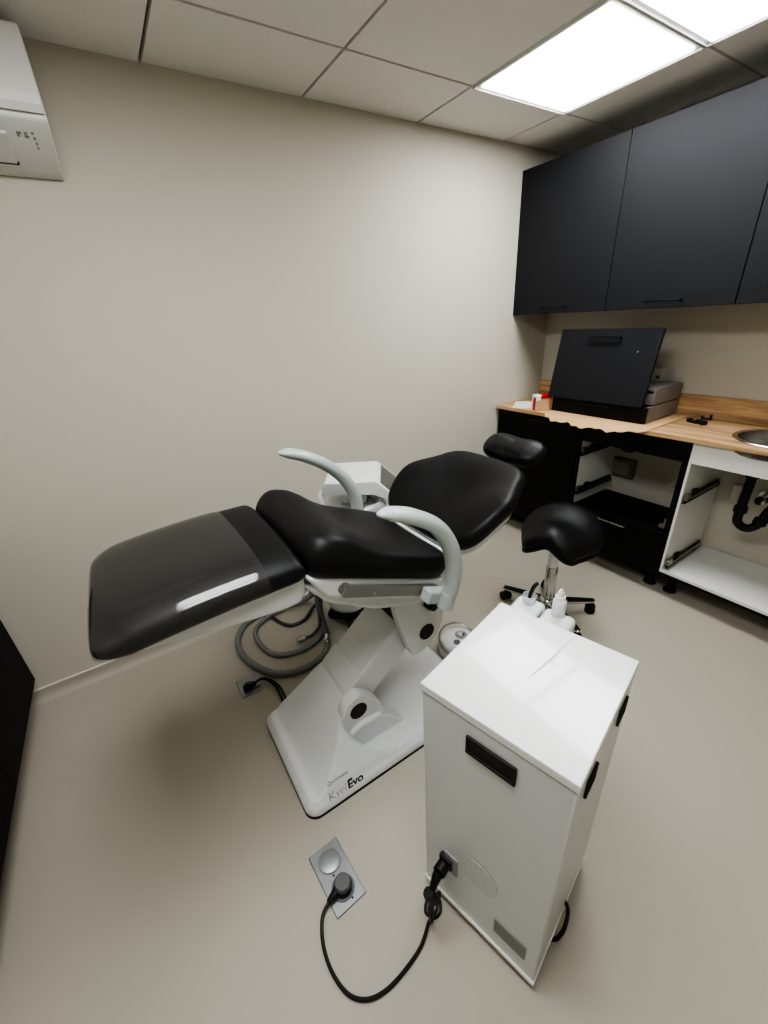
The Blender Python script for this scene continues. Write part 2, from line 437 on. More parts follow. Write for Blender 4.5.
MB().box(-.012, FX+.02, ya-.016, yb+.016, .14, .156).build('bottom_panel', M['black_in'], t, smooth=0)
MB().box(-.07, FX+.02, ya-.018, yb+.018, .352, .362).build('drawer_floor', M['black_in'], t, smooth=0)
ap = MB(); ap.box(FX, FX+.018, ya-.018, yb+.024, .782, .887)
ap.prism([(-.90,.783), (-.918,.773), (-.935,.770), (-.955,.770), (-.972,.773), (-.99,.783)], 'x', FX+.001, FX+.016)
ap.build('top_rail', M['black_base'], t, smooth=0)
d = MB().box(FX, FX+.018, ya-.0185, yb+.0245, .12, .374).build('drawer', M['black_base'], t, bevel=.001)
h = MB(); bar_handle(h, FX, -.85, -1.02, .343, .0035, .02); h.build('handle', M['brushed'], d, bevel=.001)
for z in (.70, .445):
    s_ = MB(); slide(s_, -.435, -.06, ya-.016, z, -1); s_.build('drawer_runner', [M['steel_dark'], M['rubber']], t, bevel=.001)
for z in (.66, .42):
    s_ = MB(); s_.box(-.45, -.395, yb+.016, yb+.040, z-.014, z+.010); s_.box(-.44, -.415, yb+.016, yb+.062, z-.024, z-.006); s_.box(-.45, -.43, yb+.016, yb+.036, z+.010, z+.036)
    s_.build('drawer_clip', M['brushed'], t, bevel=.002)
for x, y in ((-.36,-.70),(-.36,-1.175),(-.06,-.70),(-.06,-1.175)):
    f = MB(); foot(f, x, y, .14); f.build('foot', M['rubber'], t)
# sink unit
t = thing('sink_cabinet', 'white-lined open base cabinet under the round sink, front removed', 'cabinet', (-.23, -1.64, 0))
ya, yb = -1.2395, -2.04
MB().box(-.012, FX, ya, ya-.016, .15, .887).build('side_panel', M['whitelam'], t, smooth=0)
MB().box(FX-.0008, FX+.002, ya+.0005, ya-.004, .15, .887).build('edge_band', M['black_in'], t, smooth=0)
MB().box(-.012, FX, yb, yb+.016, .15, .887).build('side_panel', M['whitelam'], t, smooth=0)
MB().box(-.012, FX, ya-.016, yb+.016, .15, .166).build('bottom_panel', M['whitelam'], t, smooth=0)
MB().box(FX-.001, FX+.004, ya, yb, .134, .1495).build('bottom_edge', M['black_in'], t, smooth=0)
# front rail notched round the bowl
poly = [(ya-.016,.887), (-1.40,.887)] + [(-1.5+.10*math.cos(a), .887-.032*math.sin(a)) for a in [PI*k/12 for k in range(1, 12)]] + [(-1.60,.887), (yb+.016,.887), (yb+.016,.782), (ya-.016,.782)]
MB().prism(poly, 'x', FX+.002, FX+.018).build('top_rail', M['whitelam'], t, smooth=0)
for z in (.586, .200):
    s_ = MB(); slide(s_, -.448, -.06, ya-.016, z, -1); s_.build('drawer_runner', [M['brushed'], M['rubber']], t, bevel=.001)
for x, y in ((-.36,-1.285),(-.36,-1.99),(-.06,-1.30),(-.06,-1.99)):
    f = MB(); foot(f, x, y, .135); f.build('foot', M['rubber'], t)

# worktop with a round cut-out for the sink
WZ0, WZ1, WX = .888, .908, -.475
SC = (-.235, -1.50); SR = .17
w = MB()
w.box(WX, -.002, -.003, -1.25, WZ0, WZ1); w.box(WX, -.002, -1.75, -2.06, WZ0, WZ1)
rx0, rx1, ry0, ry1 = WX, -.002, -1.75, -1.25
angs = sorted([2*PI*k/64 for k in range(64)] + [math.atan2(y-SC[1], x-SC[0]) % (2*PI) for x in (rx0, rx1) for y in (ry0, ry1)])
def edge_pt(a):
    dx, dy = math.cos(a), math.sin(a); ts = []
    if dx > 1e-9: ts.append((rx1-SC[0])/dx)
    if dx < -1e-9: ts.append((rx0-SC[0])/dx)
    if dy > 1e-9: ts.append((ry1-SC[1])/dy)
    if dy < -1e-9: ts.append((ry0-SC[1])/dy)
    k = min(ts); return (SC[0]+dx*k, SC[1]+dy*k)
inn = [(SC[0]+SR*math.cos(a), SC[1]+SR*math.sin(a)) for a in angs]; outp = [edge_pt(a) for a in angs]
n = len(angs)
bi1 = w.add([(p[0],p[1],WZ1) for p in inn]); bo1 = w.add([(p[0],p[1],WZ1) for p in outp])
bi0 = w.add([(p[0],p[1],WZ0) for p in inn]); bo0 = w.add([(p[0],p[1],WZ0) for p in outp])
for i in range(n):
    j = (i+1) % n
    w.face((bi1+i, bo1+i, bo1+j, bi1+j)); w.face((bi0+i, bi0+j, bo0+j, bo0+i)); w.face((bi1+i, bi1+j, bi0+j, bi0+i)); w.face((bo1+i, bo0+i, bo0+j, bo1+j))
tag(w.build('worktop', M['wood'], smooth=0), 'oak-look worktop with a round sink running along the right wall', 'worktop')
tag(MB().box(-.018, -.001, -.003, -2.06, .909, 1.026).build('backsplash', M['wood'], bevel=.001), 'oak-look upstand strip along the wall behind the worktop', 'backsplash')
# sink bowl
t = thing('sink', 'round stainless steel sink bowl set into the oak-look worktop', 'sink', (SC[0], SC[1], .76))
MB().lathe([(.158,.909),(.170,.9115),(.176,.9115),(.179,.9085),(.170,.9083),(.160,.9083),(.158,.909)], (SC[0],SC[1],0), 64, cap=False).build('rim', M['sink'], t)
MB().lathe([(.1595,.9075),(.158,.88),(.152,.83),(.135,.795),(.10,.782),(.028,.778),(.028,.775),(.10,.779),(.137,.792),(.155,.83),(.161,.88),(.1625,.9075),(.1595,.9075)], (SC[0],SC[1],0), 64, cap=False).build('bowl', M['sink'], t, smooth=60)
MB().lathe([(.034,.776),(.034,.7815),(.026,.7825),(.008,.7805)], (SC[0],SC[1],0), 24).build('drain', M['chrome'], t)
# trap under the sink
t = thing('drain_trap', 'black plastic drain trap hanging under the sink in the open cabinet', 'drain pipe', (-.2, -1.45, .42))
MB().tube([(-.22,-1.44,.775),(-.22,-1.44,.66),(-.215,-1.435,.51),(-.205,-1.44,.452),(-.19,-1.475,.426),(-.18,-1.51,.452),(-.175,-1.523,.495),(-.15,-1.528,.528),(-.10,-1.53,.535),(-.002,-1.53,.535)], .020, 16, 6).build('pipe', M['rubber'], t)
for c, ax in (((-.22,-1.44,.70),(0,0,1)), ((-.2165,-1.4365,.545),(.05,.03,-1)), ((-.178,-1.514,.458),(.1,-.2,1))):
    nb = MB(); nb.disc(c, ax, .029, .034, 12); nb.build('collar_nut', M['rubber'], t, bevel=.001)
MB().box(-.235, -.10, -1.39, -1.52, .735, .765).build('waste_body', M['rubber'], t, bevel=.006)
t = thing('stop_valve', 'chrome stop valve on the wall beside the black drain trap', 'valve', (-.03, -1.47, .55))
MB().disc((-.001,-1.47,.55), (-1,0,0), .032, .012, 24).disc((-.012,-1.47,.55), (-1,0,0), .014, .07, 20).build('valve_body', M['chrome'], t)
MB().disc((-.075,-1.47,.55), (-1,0,0), .024, .022, 20).build('valve_knob', M['chrome'], t)
tag(MB().box(-.045, -.001, -1.330, -1.368, .498, .588).build('junction_box', M['socketwhite'], bevel=.004), 'small white wall box left of the black drain trap', 'junction box')

# sockets
t = thing('wall_socket', 'grey double socket on the wall inside the open black cabinet', 'socket', (0, -.73, .51))
MB().box(-.030, -.001, -.635, -.80, .455, .585).build('frame', M['socketgrey'], t, bevel=.012, seg=3)
MB().box(-.036, -.029, -.662, -.775, .480, .562).build('face_plate', M['plate2'], t, bevel=.004)
MB().box(-.0375, -.0355, -.700, -.7015, .484, .558).build('plate_seam', M['socketgrey'], t, smooth=0)
t = thing('wall_socket', 'white socket on the wall behind the leaning black front', 'socket', (0, -.815, 1.115))
MB().box(-.040, -.001, -.765, -.855, 1.075, 1.158).build('face_plate', M['socketwhite'], t, bevel=.004)
MB().disc((-.0395,-.828,1.108), (-1,0,0), .010, .002, 20).build('outlet_hole', M['outletdark'], t)

# ================================================================== ON THE WORKTOP
# cardboard sheet with a torn front edge that sags over the edge of the worktop
rows = []; y0, y1 = -.395, -1.035; NY = 60
xsN = [-.03, -.15, -.30, -.42, -.478, -.497, -.507]
for i in range(NY+1):
    y = y0 + (y1-y0)*i/NY
    k = i/NY
    torn = .010*math.sin(k*23) + .006*math.sin(k*57+1) + random.uniform(-.003,.003)
    fx = -.512 - .035*math.sin(PI*min(1, k*1.0)) + torn
    if k > .9: fx += (k-.9)*.25
    if k < .08: fx += (.08-k)*.55
    row = []
    for j, x in enumerate(xsN + [fx]):
        xx = max(x, fx) if j < len(xsN) else fx
        z = .9125 - (max(0, -.474-xx)**1.2)*.55
        row.append((xx, y, z))
    rows.append(row)
c = MB(); m_ = len(rows[0])
bt = [c.add(r) for r in rows]; bb = [c.add([(p[0], p[1], p[2]-.003) for p in r]) for r in rows]
for i in range(NY):
    for j in range(m_-1):
        c.face((bt[i]+j, bt[i+1]+j, bt[i+1]+j+1, bt[i]+j+1)); c.face((bb[i]+j, bb[i]+j+1, bb[i+1]+j+1, bb[i+1]+j))
    c.face((bt[i]+m_-1, bt[i+1]+m_-1, bb[i+1]+m_-1, bb[i]+m_-1)); c.face((bt[i], bb[i], bb[i+1], bt[i+1]))
for bq in (0, NY):
    for j in range(m_-1): c.face((bt[bq]+j, bt[bq]+j+1, bb[bq]+j+1, bb[bq]+j))
tag(c.build('cardboard_sheet', M['carton'], smooth=0), 'brown cardboard sheet with a torn front edge under the removed drawers', 'cardboard')
# two removed drawers in a stack
def drawer_box(z, h, label, with_front, x0=-.385, x1=-.03):
    t = thing('drawer_box', label, 'drawer', (-.2, -.677, z), 0, 'removed drawers stacked on the worktop')
    ya, yb = -.40, -.962
    MB().box(x0+.02, x1, ya, ya-.014, z+.004, z+h).build('side_panel', M['drawergrey'], t, bevel=.002)
    MB().box(x0+.02, x1, yb, yb+.014, z+.004, z+h).build('side_panel', M['drawergrey'], t, bevel=.002)
    MB().box(x1-.014, x1, ya-.014, yb+.014, z+.004, z+h).build('back_panel', M['drawergrey'], t, bevel=.002)
    MB().box(x0+.018, x1-.014, ya-.014, yb+.014, z+(.004 if with_front else h-.013), z+(.016 if with_front else h-.001)).build('bottom_panel', M['drawergrey'], t, smooth=0)
    if with_front:
        d = MB().box(x0, x0+.018, -.392, -.967, z+.001, z+.0845).build('drawer_front', M['black_base'], t, bevel=.001)
        h_ = MB(); bar_handle(h_, x0, -.60, -.77, z+.070, .003, .016); h_.build('handle', M['blackmetal'], d, bevel=.001)
    else:
        MB().box(x0+.018, x0+.03, ya-.014, yb+.014, z+.004, z+.06).build('front_rail', M['drawergrey'], t, bevel=.001)
drawer_box(.913, .086, 'grey-sided drawer with a low black front, bottom of the stack on cardboard', True)
drawer_box(1.001, .088, 'grey-sided drawer lying on top of the other removed drawer', False, -.335)
# the tall black front leaning back on the upper drawer
t = thing('cabinet_front', 'tall black drawer front leaning back against the stacked drawers', 'cabinet front', (-.39, -.66, .997))
ang = math.atan2(.074, .39)
R = Matrix.Rotation(ang, 3, 'Y'); O = Vector((-.388, -.657, .999)); HT = .392
def LP(x, y, z): return O + R @ Vector((x, y, z))
n0 = MB(); n0.box(-.018, 0, -.288, .288, 0, HT); n0.xf(0, Matrix.Translation(O) @ R.to_4x4())
n0.build('panel', M['black'], t, bevel=.001)
hb = MB(); hb.box(-.046, -.036, -.09, .09, HT-.052, HT-.042); hb.box(-.040, -.017, .080, .09, HT-.052, HT-.042); hb.box(-.040, -.017, -.09, -.080, HT-.052, HT-.042)
hb.xf(0, Matrix.Translation(O) @ R.to_4x4()); hb.build('handle', M['blackmetal'], t, bevel=.001)
sp = MB(); sp.disc((-.018, -.19, HT-.115), (-1,0,0), .005, .002, 12); sp.xf(0, Matrix.Translation(O) @ R.to_4x4()); sp.build('screw', M['brushed'], t)

# red and white carton
t = thing('small_carton', 'small red and white carton on the worktop left of the drawers', 'carton', (-.405, -.315, .909), math.radians(-32), None, True)
MB().box(-.04, .055, -.035, .035, 0, .092).build('carton_body', M['carton'], t, bevel=.002)
MB().box(-.0412, -.0402, -.035, .035, 0, .092, 0).box(-.0415, -.0406, -.034, .016, 0, .080, 1).build('end_panel', [M['paper'], M['red']], t, smooth=0)
MB().box(-.041, .056, -.036, .036, .092, .094, 0).box(.0, .056, -.0365, .0365, .0935, .0955, 1).box(-.012, .0565, -.0375, -.0360, .076, .0955, 1).box(-.0405, -.012, -.0372, -.0358, .066, .0935, 0).build('lid', [M['paper'], M['red']], t, smooth=0)
pp = MB().box(-.115, .115, -.08, .08, 0, .0012).build('paper_sheet', M['paper'], smooth=0)
pp.location = (-.335, -.15, .9085); pp.rotation_euler = (0, 0, math.radians(35)); tag(pp, 'white sheet of paper lying on the worktop in the corner', 'paper')
# black plastic fittings left on the worktop
def fitting(x, y, rz, kind, label):
    f = MB()
    if kind == 0: f.box(-.03, .03, -.011, .011, 0, .012).disc((.02, 0, 0), (0,0,1), .015, .018, 16)
    elif kind == 1: f.box(-.028, .028, -.014, .014, 0, .02)
    else:
        f.box(-.025, .025, -.006, .006, 0, .008); f.box(-.025, -.015, -.006, .006, .008, .028); f.box(.017, .025, -.006, .006, .008, .018)
    o = f.build('plastic_fitting', M['rubber'], bevel=.002); o.location = (x, y, .909); o.rotation_euler = (0,0,rz)
    tag(o, label, 'plastic fitting', 'black plastic fittings on the worktop')
fitting(-.16, -1.105, 1.1, 0, 'black plastic fitting nearest the stacked drawers on the worktop')
fitting(-.17, -1.150, .9, 1, 'blocky black plastic fitting nearest the sink on the worktop')
fitting(-.050, -1.125, 1.5, 2, 'small bent black fitting on the worktop close to the upstand')

# ================================================================== DENTAL CHAIR
YC = -.965
ch = thing('dental_chair', 'black upholstered dental chair with white base, reclined in the middle of the room', 'dental chair', (-2.15, YC, 0))
# --- base: one moulded shell
bx0, bx1, by0, by1 = -2.573, -1.765, -1.212, -.742
def base_h(x, y):
    plate = .062
    ramp = .052 + .225*smoothstep(0, 1, (x-bx0-.01)/.30)*1.02
    top = .262
    side_n = .050 + 1.55*max(0, y-by0-.004)
    side_f = .050 + 2.6*max(0, by1-y-.004)
    hump = min(ramp, top, side_n, side_f)
    # the hump ends behind the pivots; a shallow dish with a rounded end is left on the near side
    if y > -1.085: back = 1 - smoothstep(-2.275, -2.235, x)
    else:
        k = (-1.085-y)/.115
        xc = -2.350 + .16*k**2.3
        back = 1 - smoothstep(xc-.030, xc+.030, x)
    floorz = plate - .012*smoothstep(.0, .15, x+1.95)
    z = floorz + max(0, hump - floorz)*back
    # slot where the arm leaves the hump
    e = min(x-bx0, bx1-x, y-by0, by1-y)
    z -= .022*(1-smoothstep(0, .022, e))
    return z
NX, NY = 110, 74; sm = MB(); idx = {}
rc = .045
def rect(u, v):
    x = bx0 + (bx1-bx0)*u; y = by0 + (by1-by0)*v
    return x, y
def squash(x, y):
    # round the corners of the footprint
    cx = min(max(x, bx0+rc), bx1-rc); cy = min(max(y, by0+rc), by1-rc)
    dx, dy = x-cx, y-cy
    if dx and dy:
        L = math.hypot(dx, dy); mL = max(abs(dx), abs(dy)); k = mL/L
        return cx+dx*k, cy+dy*k
    return x, y
g_ = []
for i in range(NX+1):
    for j in range(NY+1):
        u, v = i/NX, j/NY
        x, y = rect(u, v); z = base_h(x, y); x, y = squash(x, y); g_.append((x, y, z))
b0 = sm.add(g_)
def gi(i, j): return b0 + i*(NY+1) + j
for i in range(NX):
    for j in range(NY): sm.face((gi(i,j), gi(i+1,j), gi(i+1,j+1), gi(i,j+1)))
loop = [gi(i,0) for i in range(NX+1)] + [gi(NX,j) for j in range(1,NY+1)] + [gi(i,NY) for i in range(NX-1,-1,-1)] + [gi(0,j) for j in range(NY-1,0,-1)]
lo = sm.add([(sm.v[k].x, sm.v[k].y, .010) for k in loop]); n = len(loop)
for i in range(n): j = (i+1) % n; sm.face((loop[i], loop[j], lo+j, lo+i))
base = sm.build('base', M['whitechair'], ch, smooth=60)
gk = MB(); ring = [(sm.v[k].x, sm.v[k].y) for k in loop]
gk.rings([[Vector((p[0]+(p[0]+2.17)*.004, p[1]+(p[1]-YC)*.006, 0)) for p in ring], [Vector((p[0]+(p[0]+2.17)*.004, p[1]+(p[1]-YC)*.006, .011)) for p in ring]])
gk.build('floor_gasket', M['rubber'], base, smooth=0)
# lower pivot cheeks on the base
def cheek_low(ya, yb):
    pts = cr([(-2.362,0,.215), (-2.345,0,.272), (-2.295,0,.296), (-2.250,0,.272), (-2.205,0,.205), (-2.18,0,.10), (-2.17,0,.045), (-2.30,0,.045), (-2.355,0,.10)], 6, True)
    m_ = MB(); m_.prism([(p.x, p.z) for p in pts], 'y', ya, yb)
    return m_.build('pivot_cheek', M['whitechair'], base, bevel=.008, seg=3)
cheek_low(-1.094, -1.045)
wb = MB(); wb.prism([(-2.345,.05),(-2.345,.150),(-2.30,.172),(-2.215,.165),(-2.185,.140),(-2.115,.062),(-2.115,.05)], 'y', -1.112, -1.05)
wb.build('pivot_cheek_foot', M['whitechair'], base, bevel=.006)
MB().disc((-2.298,-1.093,.228), (0,-1,0), .034, .004, 36).build('pivot_cap', M['cap'], ch)
# lettering on the near flank
def flank(x, d, up=.0022):
    y = by0 + .003 + d*.46
    return (x, y, base_h(x, y) + up)
def text(s_, x0, size, m_, parent, name, shear=0, offset=0):
    cu = bpy.data.curves.new(name, 'FONT'); cu.body = s_; cu.size = size; cu.shear = shear; cu.offset = offset
    o = bpy.data.objects.new(name, cu); C.objects.link(o)
    dg = bpy.context.evaluated_depsgraph_get(); me = bpy.data.meshes.new_from_object(o.evaluated_get(dg))
    wdt = max(v.co.x for v in me.vertices)
    bpy.data.objects.remove(o); me.name = name
    for v in me.vertices: v.co = Vector(flank(x0 + v.co.x, v.co.y)) - OFF[parent.name]
    me.materials.clear(); me.materials.append(m_)
    o = bpy.data.objects.new(name, me); C.objects.link(o); o.parent = parent
    return wdt
wd = text('Kyri', -2.497, .041, M['text_grey'], base, 'lettering', shear=.15)
text('Evo', -2.497+wd+.002, .042, M['text_dark'], base, 'lettering', shear=.15, offset=.0015)
lg = MB()
lg.tube([flank(-2.478+.006*math.cos(a), .056+.007*math.sin(a)) for a in [2*PI*k/12 for k in range(12)]], .0016, 6, 2, closed=True)
for k in range(9):
    lg.tube([flank(-2.467+.0072*k, .052), flank(-2.467+.0072*k, .060)], .0018, 6, 0)
lg.build('emblem', M['text_mid'], base)
# --- lift arm
arm = MB(); arm.prism([(-2.330,.250),(-2.300,.285),(-2.085,.458),(-2.02,.50),(-1.93,.47),(-1.94,.38),(-2.045,.330),(-2.235,.178),(-2.29,.175)], 'y', -1.042, -.838)
la = arm.build('lift_arm', M['whitechair'], ch, bevel=.010, seg=3)
MB().prism([(-2.310,.240),(-2.318,.268),(-2.302,.287),(-2.250,.3285),(-2.215,.25)], 'y', -1.0445, -.8355).build('arm_collar', M['whitechair'], la, bevel=.003)
# --- upper pivot cheeks carrying the seat
def cheek_up(ya, yb):
    pts = cr([(-2.105,0,.62), (-2.085,0,.47), (-2.045,0,.345), (-2.020,0,.325), (-1.955,0,.345), (-1.905,0,.40), (-1.888,0,.47), (-1.905,0,.56), (-1.93,0,.66), (-2.02,0,.69)], 6, True)
    m_ = MB(); m_.prism([(p.x, p.z) for p in pts], 'y', ya, yb)
    return m_.build('upper_bracket', M['whitechair'], ch, bevel=.006, seg=3)
cheek_up(-1.085, -1.046); cheek_up(-.834, -.80)
MB().disc((-1.972,-1.084,.418), (0,-1,0), .034, .004, 36).build('pivot_cap', M['cap'], ch)
kb = MB(); kb.disc((-1.965,-1.085,.555), (0,-1,0), .022, .03, 10); kb.disc((-1.965,-1.115,.555), (0,-1,0), .016, .012, 10); kb.build('knob', M['cap'], ch, bevel=.002)
MB().box(-2.09, -1.93, -1.046, -.834, .50, .64).build('pivot_block', M['cap'], ch, bevel=.004)
# --- seat frame and seat, sloping down towards the backrest
SL = math.atan2(-.215, .50)         # along +x the seat drops
SU = Vector((math.cos(SL), 0, math.sin(SL))); SW = Vector((-math.sin(SL), 0, math.cos(SL))); VY = Vector((0, 1, 0))
SO = Vector((-2.462, YC, .924))
def seat_h(u, v, w):
    k = max(0, w)/.085
    front = .034*math.exp(-((u-.085)/.10)**2)
    dish = -.014*math.exp(-((u-.33)/.16)**2)*math.exp(-(v/.15)**2)
    sidebump = .003*math.exp(-((abs(v)-.19)/.06)**2)
    return k*(front + dish + sidebump)
seat_out = [(.0,-.13),(.0,0),(.0,.13),(.012,.205),(.05,.238),(.15,.243),(.30,.243),(.47,.236),(.525,.215),(.55,.15),(.555,0),(.55,-.15),(.525,-.215),(.47,-.236),(.30,-.243),(.15,-.243),(.05,-.238),(.012,-.205)]
s_ = MB(); cushion(s_, seat_out, SO, SU, VY, SW, .085, .014, seat_h, 5, .42)
s_.build('seat', M['leather'], ch, smooth=70)
def shell(out, O, U, W, T, k=.96, du=0):
    m_ = MB(); cu = sum(p[0] for p in out)/len(out)
    o2 = [(cu+(p[0]-cu)*k+du, p[1]*k) for p in out]
    cushion(m_, o2, Vector(O) - Vector(W)*T, U, VY, W, T+.006, 0, None, 5, .45)
    return m_
shell(seat_out, SO, SU, SW, .020, .91).build('seat_shell', M['whitechair'], ch, smooth=70)
rt_ = MB(); pz = SO + SU*.556; rt_.prism([(pz.x-.02, pz.z+.02),(pz.x+.014, pz.z+.088),(pz.x+.022, pz.z+.086),(pz.x+.012, pz.z-.02),(pz.x-.02, pz.z-.02)], 'y', YC-.20, YC+.20)
rt_.build('seat_rear_trim', M['whitechair'], ch, bevel=.003)
fr_ = MB()
def sp_(u, w): p = SO + SU*u + SW*w; return (p.x, p.z)
fr_.prism([sp_(.03,-.03), sp_(.50,-.03), sp_(.53,-.075), sp_(.45,-.105), sp_(.30,-.115), sp_(.12,-.085)], 'y', YC-.205, YC+.205)
fr_.prism([sp_(.02,.004), sp_(.53,.004), sp_(.535,-.045), sp_(.50,-.075), sp_(.10,-.060)], 'y', YC-.222, YC+.222)
sf = fr_.build('seat_frame', M['whitechair'], ch, bevel=.015, seg=3)
ex = MB(); ex.lathe([(.04,0),(.056,.015),(.062,.05),(.062,.12),(.055,.16)], (-2.275, -.87, .625), 24); ex.build('motor_cover', M['whitechair'], ch)
# --- armrest rails and arms
for sgn in (-1, 1):
    y = YC + sgn*.232
    rl = MB()
    pa = SO + SU*.145 + SW*(-.026); pb = SO + SU*.485 + SW*(-.034)
    Rr = Matrix(((SU.x, 0, SW.x), (0, 1, 0), (SU.z, 0, SW.z)))
    mid = (pa+pb)/2
    rl.obox((mid.x, y, mid.z), (.35, .012, .036), Rr)
    for e in (pa, pb): rl.disc((e.x, y-.006*sgn*-1*-1 if sgn < 0 else y-.006, e.z), (0,1,0), .018, .012, 20)
    ar = rl.build('armrest_rail', M['rail'], ch, bevel=.002)
    MB().disc((pa.x+.085, y+sgn*.006, pa.z-.045), (0, sgn, 0), .007, .004, 12).build('rail_bolt', M['chrome'], ar)
    bk = MB(); pc = SO + SU*.468 + SW*(-.034)
    bk.obox((pc.x, y+sgn*.030, pc.z), (.09, .045, .044), Rr); bk.build('arm_bracket', M['armgrey'], ch, bevel=.006)
    ya = YC + sgn*.302
    dx_, dz_ = (.012, -.012) if sgn < 0 else (-.022, .016)
    path = [(-2.272+dx_,ya,1.086+dz_), (-2.235+dx_,ya,1.078+dz_), (-2.17+dx_,ya,1.050+dz_), (-2.090+dx_,ya,.996+dz_), (-2.034+dx_*.5,ya,.923+dz_), (-2.006,ya-sgn*.002,.845+dz_*.5), (-2.004,ya-sgn*.006,.765), (-2.016,ya-sgn*.010,.715)]
    am = MB(); am.tube(path, [.008,.030,.034,.032,.029,.027,.026,.025], 18, 8, up=(.3,0,1), flat=[.6,.62,.66,.72,.86,.95,1,1])
    a_ = am.build('armrest', M['armgrey'], ch, smooth=70)
    MB().tube([(-2.016,ya-sgn*.010,.725), (-2.032,ya-sgn*.010,.672)], .026, 20, 0).build('arm_socket', M['armgrey'], a_, bevel=.002)
# --- leg rest
def leg_ring(u, off=0.0, a0=0, a1=2*PI, n=44, k=1.0, skew=0.0):
    """cross-section of the leg rest at u (0 foot end .. .475 knee)"""
    L = .475
    e0 = max(0, min(1, (u+off)/.085)); e1 = max(0, min(1, (L-u+off)/.03))
    r0 = math.sqrt(max(0, 1-(1-e0)**2)); r1 = math.sqrt(max(0, 1-(1-e1)**2))
    hw = (.243 + off)*(1 - .22*(1-r0)) * (1-.03*(1-r1)); ht = (.040+off)*(.25+.75*min(r0, r1)) if min(r0, r1) < 1 else .040+off
    cz = .919 + .026*(u/L) - .006*(1-r0) + .003*math.sin(PI*max(0, min(1, u/L))); x = -2.915 + u
    out = []
    for i in range(n):
        a = a0 + (a1-a0)*i/(n-1 if a1-a0 < 2*PI-1e-6 else n)
        ca, sa = math.cos(a), math.sin(a)
        ex_ = .42; ez = .62
        v = math.copysign(abs(ca)**ex_, ca)*hw; w = math.copysign(abs(sa)**ez, sa)*ht
        w += .010*math.sin(PI*max(0, min(1, u/L)))*(.5+.5*sa)
        if sa > 0: w += .016*(1-(v/hw)**2)*min(r0, r1)
        out.append(Vector((x - skew*v, YC+.004+v*k, cz+w)))
    return out
us = [0,.003,.008,.016,.028,.045,.07] + [.07+.37*i/14 for i in range(1, 15)] + [.45,.46,.468,.473,.475]
lr = MB(); lr.rings([leg_ring(u) for u in us]); lr.build('leg_rest', M['leather2'], ch, smooth=70)
fm = MB(); fus = [.002,.006,.014,.026,.045,.07] + [.07+.30*i/16 for i in range(1, 17)]
fm.rings([leg_ring(u, .0035, math.radians(-16), math.radians(196), 50, 1.0, .035*max(0, (u-.05)/.32)) for u in fus], False, False, 0, False)
plabel(fm.build('protective_film', M['film'], ch, smooth=70), 'clear glossy film over the lower leg rest')
ls = MB(); cz0 = .868
poly = [(-2.84,.886),(-2.70,.862),(-2.58,.846),(-2.50,.838),(-2.462,.842),(-2.445,.858),(-2.440,.89),(-2.442,.925),(-2.84,.91)]
ls.prism(poly, 'y', YC-.212, YC+.220); ls.build('leg_rest_shell', M['whitechair'], ch, bevel=.018, seg=4)
MB().box(-2.925, -2.90, YC+.10, YC+.19, .888, .902).build('foot_tab', M['white'], ch, bevel=.004)
hg = MB(); hg.tube([(-2.46,YC-.15,.85),(-2.40,YC-.15,.855)], .012, 12, 0); hg.tube([(-2.46,YC+.15,.85),(-2.40,YC+.15,.855)], .012, 12, 0); hg.tube([(-2.44,YC-.19,.868),(-2.44,YC+.19,.868)], .012, 12, 0)
hg.build('knee_hinge', M['brushed'], ch)
# --- backrest
BA = math.radians(27)
BU = Vector((math.cos(BA), 0, math.sin(BA))); BW = Vector((-math.sin(BA), 0, math.cos(BA)))
BO = Vector((-1.868, YC+.012, .750))
half = [(-.012,.0),(-.012,.12),(-.006,.19),(.02,.235),(.06,.262),(.13,.280),(.19,.284),(.24,.270),(.285,.245),(.325,.223),(.36,.205),(.39,.174),(.408,.125),(.415,.06),(.415,0)]
back_out = half + [(p[0], -p[1]) for p in half[1:-1]][::-1]
def back_h(u, v, w):
    k = max(0, w)/.075
    return k*(-.020*math.exp(-((u-.20)/.13)**2)*math.exp(-(v/.14)**2) + .012*math.exp(-((abs(v)-.20)/.07)**2)*math.exp(-((u-.2)/.15)**2)) + .060*(v/.3)**2*math.exp(-((u-.16)/.19)**2)
bk = MB(); cushion(bk, back_out, BO, BU, VY, BW, .065, .012, back_h, 5, .42)
bk.build('backrest', M['leather'], ch, smooth=70)
m_ = MB(); cu = .19
cushion(m_, [(cu+(p[0]-cu)*.90-.012, p[1]*.89) for p in back_out], BO - BW*.040, BU, VY, BW, .048, 0, lambda u, v, w: .060*(v/.3)**2*math.exp(-((u-.16)/.19)**2), 5, .5)
m_.build('backrest_shell', M['whitechair'], ch, smooth=70)
bh = MB(); bh.prism([(-1.98,.60),(-1.90,.585),(-1.78,.70),(-1.70,.765),(-1.70,.80),(-1.86,.73),(-1.98,.66)], 'y', YC-.11, YC+.11)
bh.build('back_hinge', M['whitechair'], ch, bevel=.01)
